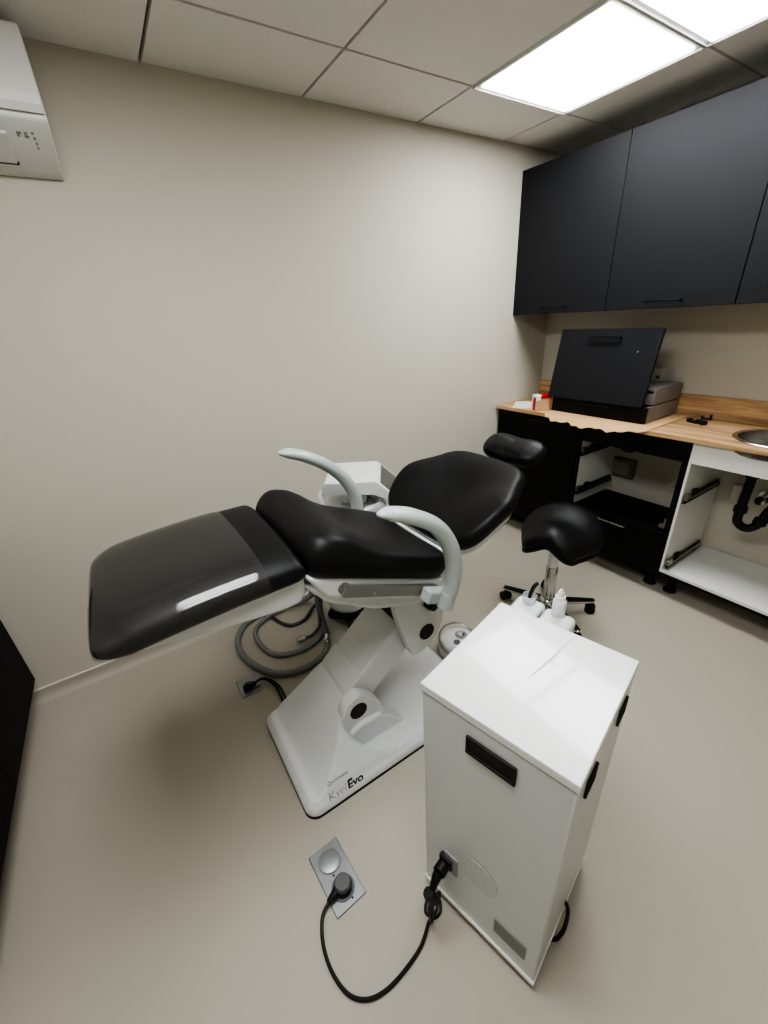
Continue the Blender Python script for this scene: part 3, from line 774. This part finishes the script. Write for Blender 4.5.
# --- headrest
HA = math.radians(28)
HU = Vector((math.cos(HA), 0, math.sin(HA))); HW = Vector((-math.sin(HA), 0, math.cos(HA)))
HO = Vector((-1.472, YC-.010, .946))
hh = [(0,0),(.0,.06),(.006,.105),(.03,.132),(.065,.141),(.10,.134),(.122,.10),(.128,.05),(.128,0)]
ho = hh + [(p[0], -p[1]) for p in hh[1:-1]][::-1]
def head_h(u, v, w):
    k = max(0, w)/.055
    return k*(-.006*math.exp(-(v/.05)**2) + .002*math.exp(-((abs(v)-.085)/.04)**2)) + .05*v*v
hd = MB(); cushion(hd, ho, HO, HU, VY, HW, .054, .012, head_h, 6, .48)
hd.build('headrest', M['leather'], ch, smooth=70)
hb = MB(); p0 = BO + BU*.30 - BW*.01; p1 = HO + HU*.07 - HW*.004
hb.tube([(p0.x,YC,p0.z), ((p0.x+p1.x)/2,YC,(p0.z+p1.z)/2-.006), (p1.x,YC,p1.z)], .02, 14, 6, flat=.5, up=(0,0,1))
hb.build('headrest_bar', M['cap'], ch)

# ================================================================== INSTRUMENT CART (behind the chair)
RC = math.radians(-33.5)
ct = thing('instrument_cart', 'white dental instrument cart with a round tray behind the chair', 'instrument cart', (-1.897, -.454, 0), RC, None, True)
co = MB(); co.prism([(-.135,.825),(-.125,.868),(-.112,.880),(.105,.880),(.118,.874),(.215,.780),(.222,.765),(.215,.760),(.10,.815)], 'y', -.14, .14)
co.build('console', M['white'], ct, bevel=.006, seg=3)
def slope(x): return .874 - (x-.118)*(.094/.097)
dsp = MB(); n_ = Vector((.696, 0, .718))
a_, b_ = Vector((.128, 0, slope(.128))), Vector((.206, 0, slope(.206)))
for yy0, yy1 in ((-.118, .118),):
    q = []
    for P0 in (a_, b_):
        for yy in (yy0, yy1): q.append(P0 + Vector((0, yy, 0)))
    i0 = dsp.add([q[0], q[1], q[3], q[2]] + [p + n_*.002 for p in (q[0], q[1], q[3], q[2])])
    for f in ((0,1,2,3),(4,5,6,7),(0,1,5,4),(1,2,6,5),(2,3,7,6),(3,0,4,7)): dsp.face([i0+k for k in f])
dsp.build('display_panel', M['greypanel'], ct, smooth=0)
MB().box(-.112, .070, -.122, .118, .8795, .8815).build('top_pad', M['white'], ct, bevel=.0015)
inv = Matrix.Rotation(-RC, 3, 'Z')
tcn = inv @ Vector((-1.925+1.897, -.415+.454, 0))
CI = (Matrix.Translation((-1.897, -.454, 0)) @ Matrix.Rotation(RC, 4, 'Z')).inverted()
tro = cr([(-1.99,-.29,0),(-1.92,-.272,0),(-1.86,-.305,0),(-1.826,-.40,0),(-1.815,-.50,0),(-1.828,-.585,0),(-1.885,-.612,0),(-1.99,-.612,0),(-2.045,-.585,0),(-2.060,-.50,0),(-2.035,-.37,0)], 6, True)
tm = MB(); tm.prism([(p.x, p.y) for p in tro], 'z', .715, .735)
tm.tube([(p.x, p.y, .742) for p in tro], .017, 14, 0, flat=1.35, up=(0,0,1), closed=True)
tm.xf(0, CI); tm.build('tray', M['white'], ct, smooth=50)
MB().box(-.06, .06, -.05, .05, .735, .82).build('console_neck', M['white'], ct, bevel=.01)
bc = inv @ Vector((-1.95+1.897, -.36+.454, 0))
MB().tube([(bc.x, bc.y, .25), (bc.x+.01, bc.y-.005, .45), (tcn.x*.5, tcn.y*.5, .72)], [.05,.045,.05], 20, 6).build('column', M['white'], ct)
MB().lathe([(.02,.10),(.095,.10),(.108,.112),(.112,.14),(.110,.23),(.098,.265),(.06,.275),(.02,.275)], (bc.x, bc.y, 0), 40).build('base', M['white'], ct, smooth=50)
MB().lathe([(.02,.055),(.100,.055),(.105,.06),(.105,.095),(.098,.101),(.02,.101)], (bc.x, bc.y, 0), 40).build('base_ring', M['rubber'], ct, smooth=50)
for k in range(4):
    a = math.radians(45+90*k) - RC + .3; w_ = MB()
    cx_, cy_ = bc.x+.092*math.cos(a), bc.y+.092*math.sin(a)
    w_.disc((cx_-.014*math.sin(a), cy_+.014*math.cos(a), .03), (math.sin(a), -math.cos(a), 0), .03, .028, 20); w_.box(cx_-.012, cx_+.012, cy_-.012, cy_+.012, .03, .066)
    w_.build('caster', M['rubber'], ct)
# hoses
hs = thing('hose_bundle', 'tied bundle of grey hoses coiled on the floor behind the dental chair', 'hose', (-2.28, -.32, 0))
MB().tube([(-2.035,-.18,.20),(-2.065,-.225,.10),(-2.105,-.31,.03),(-2.135,-.45,.018),(-2.210,-.555,.017),(-2.32,-.58,.017),(-2.43,-.54,.017),(-2.505,-.44,.017),(-2.543,-.314,.017),(-2.535,-.19,.017),(-2.47,-.085,.017),(-2.36,-.05,.017),(-2.22,-.06,.02),(-2.08,-.10,.045),(-2.03,-.16,.12)], .0155, 14, 8).build('suction_hose', M['hose'], hs)
MB().tube([(-2.06,-.19,.19),(-2.09,-.24,.09),(-2.11,-.32,.03),(-2.155,-.410,.017),(-2.238,-.452,.015),(-2.343,-.443,.015),(-2.418,-.386,.015),(-2.447,-.271,.015),(-2.436,-.17,.015),(-2.37,-.11,.017),(-2.25,-.10,.040),(-2.14,-.13,.052),(-2.08,-.17,.10)], .013, 14, 8).build('suction_hose', M['hose'], hs)
plabel(MB().tube([(-2.035,-.25,.16),(-2.06,-.22,.09),(-2.105,-.195,.028),(-2.177,-.240,.011),(-2.253,-.240,.010),(-2.295,-.185,.010),(-2.32,-.10,.010)], .010, 12, 8).build('thin_hose', M['hosedark'], hs), 'thin dark hose')
def conn_hose(path, r):
    h = MB().tube(path, r, 12, 8).build('connector_hose', M['hosedark'], hs)
    a, b = Vector(path[-2]), Vector(path[-1]); d = (b-a).normalized()
    c_ = MB(); c_.tube([b-d*.012, b+d*.012], .0145, 12, 0); c_.tube([b+d*.012, b+d*.036], .010, 12, 0); c_.tube([b+d*.014, b+d*.022], .018, 6, 0)
    plabel(c_.build('metal_connector', M['chrome'], h), 'chrome connector')
conn_hose([(-2.05,-.20,.20),(-2.095,-.26,.13),(-2.12,-.33,.08),(-2.15,-.385,.048),(-2.206,-.412,.036),(-2.255,-.408,.036)], .009)
conn_hose([(-2.05,-.22,.20),(-2.105,-.30,.13),(-2.12,-.38,.08),(-2.135,-.45,.055),(-2.15,-.48,.045)], .009)
MB().tube([(-2.055,-.185,.175),(-2.075,-.215,.13)], .042, 14, 2).build('hose_tie', M['rubber'], hs)

# ================================================================== FLOOR OUTLET behind, with plug
fo = thing('floor_outlet', 'small metal floor outlet by the coiled hoses behind the chair base', 'floor outlet', (-2.572, -.507, 0))
MB().box(-2.618, -2.527, -.565, -.450, 0, .006).build('cover_plate', M['outletmetal'], fo, bevel=.002)
MB().disc((-2.575,-.510,.0055), (0,0,1), .026, .003, 24).build('outlet_hole', M['outletdark'], fo)
pc = thing('power_cord', 'black plug and short cord in the floor outlet behind the chair', 'power cord', (-2.57, -.52, .008))
MB().lathe([(.015,.008),(.017,.012),(.016,.026),(.011,.032)], (-2.585,-.53,0), 20).box(-2.585, -2.545, -.540, -.522, .014, .032).build('plug', M['cable'], pc, bevel=.002)
MB().tube([(-2.55,-.531,.024),(-2.52,-.532,.03),(-2.49,-.555,.024),(-2.472,-.60,.010),(-2.472,-.66,.007),(-2.48,-.728,.006)], .0055, 10, 8).build('cord', M['cable'], pc)
MB().tube([(-2.55,-.526,.020),(-2.515,-.520,.022),(-2.48,-.545,.014),(-2.458,-.60,.007),(-2.457,-.66,.006),(-2.46,-.728,.006)], .004, 10, 8).build('cord', M['cable'], pc)

# ================================================================== FOOT CONTROL
fc = thing('foot_control', 'white round foot control with a wire handle on the floor behind the white box', 'foot pedal', (-1.650, -.918, 0))
c0 = (-1.650, -.918, 0)
MB().lathe([(.02,0),(.090,0),(.094,.006),(.092,.03),(.082,.075),(.075,.084),(.02,.088)], c0, 40).build('housing', M['white'], fc, smooth=50)
MB().lathe([(.01,.088),(.028,.087),(.030,.090),(.025,.093),(.01,.0935)], (-1.627,-.914,0), 24).build('ring_button', M['greyplast'], fc)
MB().lathe([(.005,.092),(.018,.094),(.018,.099),(.005,.101)], (-1.627,-.914,0), 20).build('button', M['chrome'], fc)
MB().disc((-1.675,-.938,.086), (0,0,1), .016, .004, 20).build('button', M['outletdark'], fc)
MB().tube([(c0[0]+(.088)*math.cos(a)*1.05, c0[1]+(.088)*math.sin(a)*1.05, .055+.045*math.sin((a-math.radians(-40))/math.radians(240)*PI)) for a in [math.radians(-40+24*k) for k in range(11)]], .006, 8, 4).build('wire_handle', M['brushed'], fc)

# ================================================================== WHITE BOX
fl_, fr2 = Vector((-2.352, -1.548, 0)), Vector((-2.272, -1.866, 0))
ey = (fl_ - fr2).normalized(); WY = (fl_-fr2).length; WXb = .347
rzb = math.atan2(ey.y, ey.x) - PI/2
wb_ = thing('suction_unit', 'white metal box unit with a plug in its front, standing nearest the camera', 'equipment box', (fr2.x, fr2.y, 0), rzb, None, True)
# local frame: x into the box (towards the back), y from right-front corner to left-front corner
ZT = .814; Z0 = .034
bd = MB(); bd.box(.002, WXb-.002, .002, WY-.002, Z0, ZT-.026); body = bd.build('housing', M['boxfront'], wb_, bevel=.004)
MB().box(0, WXb, 0, WY, ZT-.022, ZT).build('top_lid', M['boxmetal'], wb_, bevel=.0025, seg=3)
MB().box(.004, WXb-.004, .004, WY-.004, ZT-.027, ZT-.021).build('lid_seam', M['outletdark'], wb_, smooth=0)
MB().box(-.003, WXb-.002, -.001, WY+.001, Z0-.006, Z0+.008).build('bottom_edge', M['boxmetal'], wb_, bevel=.002)
def recess_front(yc, zc, w, h):
    m_ = MB(); fw = .008
    m_.box(-.004, .002, yc-w/2, yc+w/2, zc+h/2-fw, zc+h/2); m_.box(-.004, .002, yc-w/2, yc+w/2, zc-h/2, zc-h/2+fw)
    m_.box(-.004, .002, yc-w/2, yc-w/2+fw, zc-h/2+fw, zc+h/2-fw); m_.box(-.004, .002, yc+w/2-fw, yc+w/2, zc-h/2+fw, zc+h/2-fw)
    m_.box(-.0012, .002, yc-w/2+fw, yc+w/2-fw, zc-h/2+fw, zc+h/2-fw)
    m_.box(-.0035, .002, yc-w/2+fw, yc+w/2-fw, zc+h/2-fw-.012, zc+h/2-fw)
    return m_
recess_front(.158, .728, .108, .050).build('handle', M['cap'], wb_, bevel=.0015)
def recess_side(xc, zc, w, h):
    m_ = MB(); fw = .008
    m_.box(xc-w/2, xc+w/2, -.003, .003, zc+h/2-fw, zc+h/2); m_.box(xc-w/2, xc+w/2, -.003, .003, zc-h/2, zc-h/2+fw)
    m_.box(xc-w/2, xc-w/2+fw, -.003, .003, zc-h/2+fw, zc+h/2-fw); m_.box(xc+w/2-fw, xc+w/2, -.003, .003, zc-h/2+fw, zc+h/2-fw)
    m_.box(xc-w/2+fw, xc+w/2-fw, 0, .003, zc-h/2+fw, zc+h/2-fw)
    return m_
recess_side(.085, .728, .052, .046).build('handle', M['cap'], wb_, bevel=.0015)
recess_side(.275, .728, .052, .046).build('handle', M['cap'], wb_, bevel=.0015)
# vent, rating plate, inlet
gr = MB(); gr.disc((0, .168, .284), (-1,0,0), .055, .0015, 48, sx=1, sy=1); gr.build('vent_grille', M['grille'], wb_)
MB().box(-.0015, .003, .030, .112, .108, .166).build('rating_plate', M['rating'], wb_, smooth=0)
MB().box(-.002, .003, .222, .262, .185, .262).build('inlet_plate', M['greyplast'], wb_, bevel=.001)
MB().box(-.010, .003, .236, .272, .206, .244).build('power_inlet', M['cap'], wb_, bevel=.002)
for x, y in ((.05,.05),(.05,WY-.05),(WXb-.05,.05),(WXb-.05,WY-.05)):
    w_ = MB(); w_.disc((x-.010, y, .017), (1,0,0), .017, .020, 20); w_.box(x-.008, x+.008, y-.010, y+.010, .017, .030); w_.build('caster', M['rubber'], wb_)
w_ = MB(); w_.tube([(.195,.006,.060),(.186,-.008,.058),(.166,-.015,.046),(.142,-.015,.030),(.122,-.007,.018),(.110,.006,.020)], .005, 12, 8); w_.build('cable_loop', M['cable'], wb_)
sc_ = MB(); spts = cr([(.337,.131,0),(.285,.141,0),(.243,.144,0),(.215,.150,0),(.182,.155,0),(.155,.161,0)], 5)  # thin tapered grey ribbon lying just above the lid
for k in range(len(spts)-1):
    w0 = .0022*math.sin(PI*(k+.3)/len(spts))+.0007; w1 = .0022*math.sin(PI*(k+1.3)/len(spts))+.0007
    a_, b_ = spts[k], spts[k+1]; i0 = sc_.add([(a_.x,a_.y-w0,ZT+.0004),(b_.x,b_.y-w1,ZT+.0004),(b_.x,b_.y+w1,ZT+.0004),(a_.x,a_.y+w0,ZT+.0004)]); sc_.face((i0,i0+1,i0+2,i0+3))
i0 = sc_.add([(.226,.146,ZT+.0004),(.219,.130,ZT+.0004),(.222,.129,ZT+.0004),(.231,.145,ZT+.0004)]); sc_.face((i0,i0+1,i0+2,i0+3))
plabel(sc_.build('lid_streak', M['streak'], wb_, smooth=0), 'thin grey streak on the white lid')
# bottle tray hung on the rear of the box
tr = MB()
tr.box(WXb-.001, WXb+.150, .258, .340, .694, .752); tr.box(WXb-.001, WXb+.146, .172, .2575, .694, .747); tray_ = tr.build('bottle_tray', M['tray'], wb_, bevel=.016, seg=4)
MB().box(WXb+.016, WXb+.116, .2572, .2585, .714, .748).build('tray_seam', M['greyplast'], tray_, smooth=0)
# a bottle and a clear cup stand on that tray
Mb = Matrix.Translation((fr2.x, fr2.y, 0)) @ Matrix.Rotation(rzb, 4, 'Z')
p = Mb @ Vector((WXb+.124, .218, .7475))
bt_ = thing('spray_bottle', 'white plastic bottle with a white nozzle on the pale green tray', 'bottle', p)
B = lambda prof, m_, nm: MB().lathe([(r*.76, p.z+z*.82) for r, z in prof], (p.x, p.y, 0), 28).build(nm, m_, bt_, smooth=45)
B([(.004,0),(.021,0),(.0235,.003),(.0235,.055),(.020,.063),(.014,.066),(.004,.066)], M['bottle'], 'bottle_body')
B([(.004,.066),(.017,.066),(.017,.076),(.012,.079),(.010,.088),(.010,.093),(.004,.0935)], M['paper'], 'nozzle_cap')
B([(.002,.0935),(.006,.0935),(.005,.102),(.002,.103)], M['paper'], 'nozzle_tip')
p2 = Mb @ Vector((WXb+.120, .300, .7525))
jr = thing('clear_cup', 'clear cup holding a black-handled tip on the pale green tray', 'cup', p2)
MB().lathe([(.003,p2.z),(.017,p2.z),(.019,p2.z+.003),(.019,p2.z+.026),(.0172,p2.z+.026),(.0165,p2.z+.005),(.003,p2.z+.004)], (p2.x,p2.y,0), 28).build('cup_body', M['jar'], jr, smooth=45)
MB().tube([(p2.x,p2.y,p2.z+.006),(p2.x+.003,p2.y,p2.z+.028),(p2.x+.012,p2.y-.003,p2.z+.052),(p2.x+.021,p2.y-.008,p2.z+.062)], [.004,.0055,.006,.0045], 12, 6).build('black_tip', M['cable'], jr)

# ================================================================== FLOOR OUTLET front, cord
fo = thing('floor_outlet', 'metal floor outlet with two round sockets in front of the chair base', 'floor outlet', (-2.565, -1.385, 0))
Ro = Matrix.Rotation(math.radians(3), 4, 'Z')
def at_o(m_): m_.xf(0, Matrix.Translation((-2.565, -1.385, 0)) @ Ro); return m_
at_o(MB().box(-.049, .049, -.090, .090, 0, .006)).build('cover_plate', M['outletmetal'], fo, bevel=.002)
at_o(MB().lathe([(.004,.006),(.031,.006),(.033,.0075),(.033,.0085),(.030,.0095),(.004,.0095)], (0,.042,0), 36)).build('socket_lid', M['outletmetal'], fo)
at_o(MB().lathe([(.031,.0095),(.0335,.0095),(.0335,.0105),(.031,.0105),(.031,.0095)], (0,.042,0), 36, cap=False)).build('lid_ring', M['brushed'], fo)
at_o(MB().lathe([(.004,.006),(.034,.006),(.034,.0085),(.030,.010),(.004,.0085)], (0,-.040,0), 36)).build('socket_well', M['outletdark'], fo)
at_o(MB().disc((-.008,.003,.0055),(0,0,1),.003,.0015,10).disc((.010,-.076,.0055),(0,0,1),.003,.0015,10)).build('screw', M['cap'], fo)
pc = thing('power_cord', 'black cord running from the front floor outlet to the white box', 'power cord', (-2.565, -1.425, 0))
qx, qy = -2.563, -1.428
pl = MB(); pl.lathe([(.019,.010),(.022,.014),(.0235,.034),(.0235,.046),(.021,.049),(.004,.0495)], (qx,qy,0), 28); pl.build('plug', M['outletdark'], pc, smooth=45)
MB().lathe([(.0242,.010),(.0255,.014),(.0255,.030),(.0242,.032),(.0242,.010)], (qx,qy,0), 28, cap=False).tube([(qx-.012,qy,.022),(qx-.034,qy-.004,.022),(qx-.052,qy-.008,.018)], [.016,.011,.007], 12, 4).build('plug_collar', M['cable'], pc, smooth=45)
ip = Mb @ Vector((-.012, .254, .225))
d_ = (Mb.to_3x3() @ Vector((-1, 0, 0)))
e1 = ip + d_*.030; e2 = e1 + d_*.022 + Vector((0,0,-.03)); e3 = e1 + d_*.026 + Vector((.0,-.004,-.085))
cord = [(qx-.045,qy-.006,.020),(-2.642,-1.452,.012),(-2.664,-1.50,.0065),(-2.668,-1.56,.0065),(-2.652,-1.618,.0065),(-2.618,-1.652,.0065),(-2.570,-1.666,.0065),(-2.51,-1.664,.0065),(-2.45,-1.652,.0065),(-2.405,-1.630,.02),(e3.x-.006,e3.y-.004,.06),(e3.x,e3.y,e3.z),(e2.x,e2.y,e2.z),(e1.x,e1.y,e1.z)]
MB().tube(cord, .0048, 10, 8).build('cord', M['cable'], pc)
cn = MB(); cn.tube([ip+d_*.002, ip+d_*.026], .017, 12, 0); cn.tube([ip+d_*.026, ip+d_*.036+Vector((0,0,-.006)), e2], [.014,.012,.008], 12, 4); cn.build('connector', M['cable'], pc, bevel=.002)
# spare length tied in a hank
hk = MB()
for k, (dx, dz) in enumerate(((0,0),(.007,-.01))):
    c_ = e3 + Vector((dx, -.006*k, dz))
    hk.tube([c_+Vector((0,.004,.05)), c_+Vector((-.016,.006,.01)), c_+Vector((-.018,.006,-.040)), c_+Vector((-.004,.002,-.068)), c_+Vector((.010,-.004,-.045)), c_+Vector((.010,-.004,.01))], .0042, 8, 6, closed=True)
hk.build('cord_hank', M['cable'], pc)
wt = MB(); q = e3 + Vector((-.002,0,.035)); wt.tube([q+Vector((-.008,.004,.022)), q+Vector((.003,-.002,-.016))], .015, 10, 0); wt.box(q.x+.004, q.x+.022, q.y-.012, q.y-.004, q.z-.012, q.z+.014); wt.build('cord_tie', M['cap'], pc, bevel=.003)

# ================================================================== SADDLE STOOL
SX, SY = -1.072, -.992
st = thing('saddle_stool', 'black saddle stool on a chrome five-star base near the open cabinet', 'stool', (SX, SY, 0))
fwd = Vector((-.953, -.302, 0)).normalized(); lat = Vector((.302, -.953, 0)).normalized()
half = [(-.185,0),(-.178,.08),(-.150,.145),(-.095,.184),(-.03,.190),(.035,.165),(.09,.140),(.135,.120),(.160,.088),(.160,.045),(.150,0)]
so = half + [(p[0], -p[1]) for p in half[1:-1]][::-1]
def sad(u, v, w):
    f = smoothstep(-.12, .15, u)
    drop = -(1.0 + 1.7*f)*v*v
    ridge = .030*math.exp(-(v/.045)**2)*smoothstep(.0, .13, u) + .018*math.exp(-(v/.06)**2)*smoothstep(-.02,.10,u)
    return drop + ridge*.45 + .055*smoothstep(0, -.17, u)*(1-(v/.25)**2) - .012*smoothstep(.05,.16,u)
sd = MB(); cushion(sd, so, (SX-.018, SY-.016, .484), fwd, lat, (0,0,1), .076, .012, sad, 6, .48)
sd.build('seat', M['leather'], st, smooth=70)
up = MB(); cushion(up, [(p[0]*.98, p[1]*.98) for p in so], (SX-.018, SY-.016, .476), fwd, lat, (0,0,1), .016, 0, sad, 6, .3); up.build('seat_pan', M['cap'], st, smooth=60)
MB().disc((SX,SY,.435), (0,0,1), .05, .045, 24).build('seat_plate', M['cap'], st)
MB().lathe([(.029,.09),(.029,.30),(.027,.303),(.027,.305)], (SX,SY,0), 24).build('column', M['chrome'], st)
MB().lathe([(.0255,.30),(.0255,.455)], (SX,SY,0), 24).build('gas_piston', M['chrome'], st)
lv = MB(); le = Vector((SX,SY,.435)); lv.tube([le+lat*.03, le+lat*.10-Vector((0,0,.01)), le+lat*.15-Vector((0,0,.03))], .006, 10, 4); lv.build('height_lever', M['cap'], st)
MB().lathe([(.02,.062),(.045,.064),(.048,.075),(.044,.096),(.034,.108),(.026,.112)], (SX,SY,0), 28).build('hub', M['chrome'], st, smooth=50)
for k in range(5):
    a = math.radians(-107+72*k); D = Vector((math.cos(a), math.sin(a), 0)); Nn = Vector((-D.y, D.x, 0))
    lg_ = MB(); rr = []
    for r_, w_, zt, zb in ((.03,.026,.098,.066),(.10,.022,.094,.070),(.205,.017,.086,.068),(.243,.013,.083,.068),(.250,.007,.081,.070)):
        c_ = Vector((SX,SY,0)) + D*r_
        rr.append([c_+Nn*w_+Vector((0,0,zb)), c_+Nn*w_+Vector((0,0,zt-.006)), c_+Nn*w_*.7+Vector((0,0,zt)), c_-Nn*w_*.7+Vector((0,0,zt)), c_-Nn*w_+Vector((0,0,zt-.006)), c_-Nn*w_+Vector((0,0,zb))])
    lg_.rings(rr); leg = lg_.build('leg', M['chrome'], st, bevel=.002)
    cpt = MB(); cpt.rings([[r[1]+Vector((0,0,.0008)), r[2]+Vector((0,0,.0012)), r[3]+Vector((0,0,.0012)), r[4]+Vector((0,0,.0008))] for r in rr[1:4]])
    plabel(cpt.build('leg_cover', M['cap'], leg), 'black strip on top of the chrome leg')
    cs = MB(); e = Vector((SX,SY,0)) + D*.232; ta = a + 1.1; T2 = Vector((math.cos(ta), math.sin(ta), 0))
    for sgn in (-1, 1): cs.disc(e + T2*(.006*sgn) + (T2*0 if sgn > 0 else Vector((0,0,0))) + Vector((0,0,.026)), T2*sgn, .026, .018, 22)
    cs.tube([e+Vector((0,0,.03)), e+Vector((0,0,.072))], .008, 10, 0)
    cs.build('caster', M['rubber'], leg)

# ================================================================== LIGHT, CAMERA
w = bpy.data.worlds.new('World'); bpy.context.scene.world = w; w.use_nodes = True
w.node_tree.nodes['Background'].inputs['Color'].default_value = (.9, .95, 1, 1)
w.node_tree.nodes['Background'].inputs['Strength'].default_value = 0.0

cam = bpy.data.cameras.new('camera'); co_ = bpy.data.objects.new('camera', cam); C.objects.link(co_)
co_.location = (-2.72458, -2.05228, 1.5136)
co_.rotation_euler = (1.1273365, 0.0580260, -0.5791559)
cam.sensor_fit = 'VERTICAL'; cam.sensor_height = 24.0; cam.lens = 24.0*408.963/1024.0; cam.clip_start = .02
bpy.context.scene.camera = co_
sc = bpy.context.scene
sc.view_settings.view_transform = 'AgX'
sc.view_settings.look = 'AgX - High Contrast'
sc.view_settings.exposure = 0.5
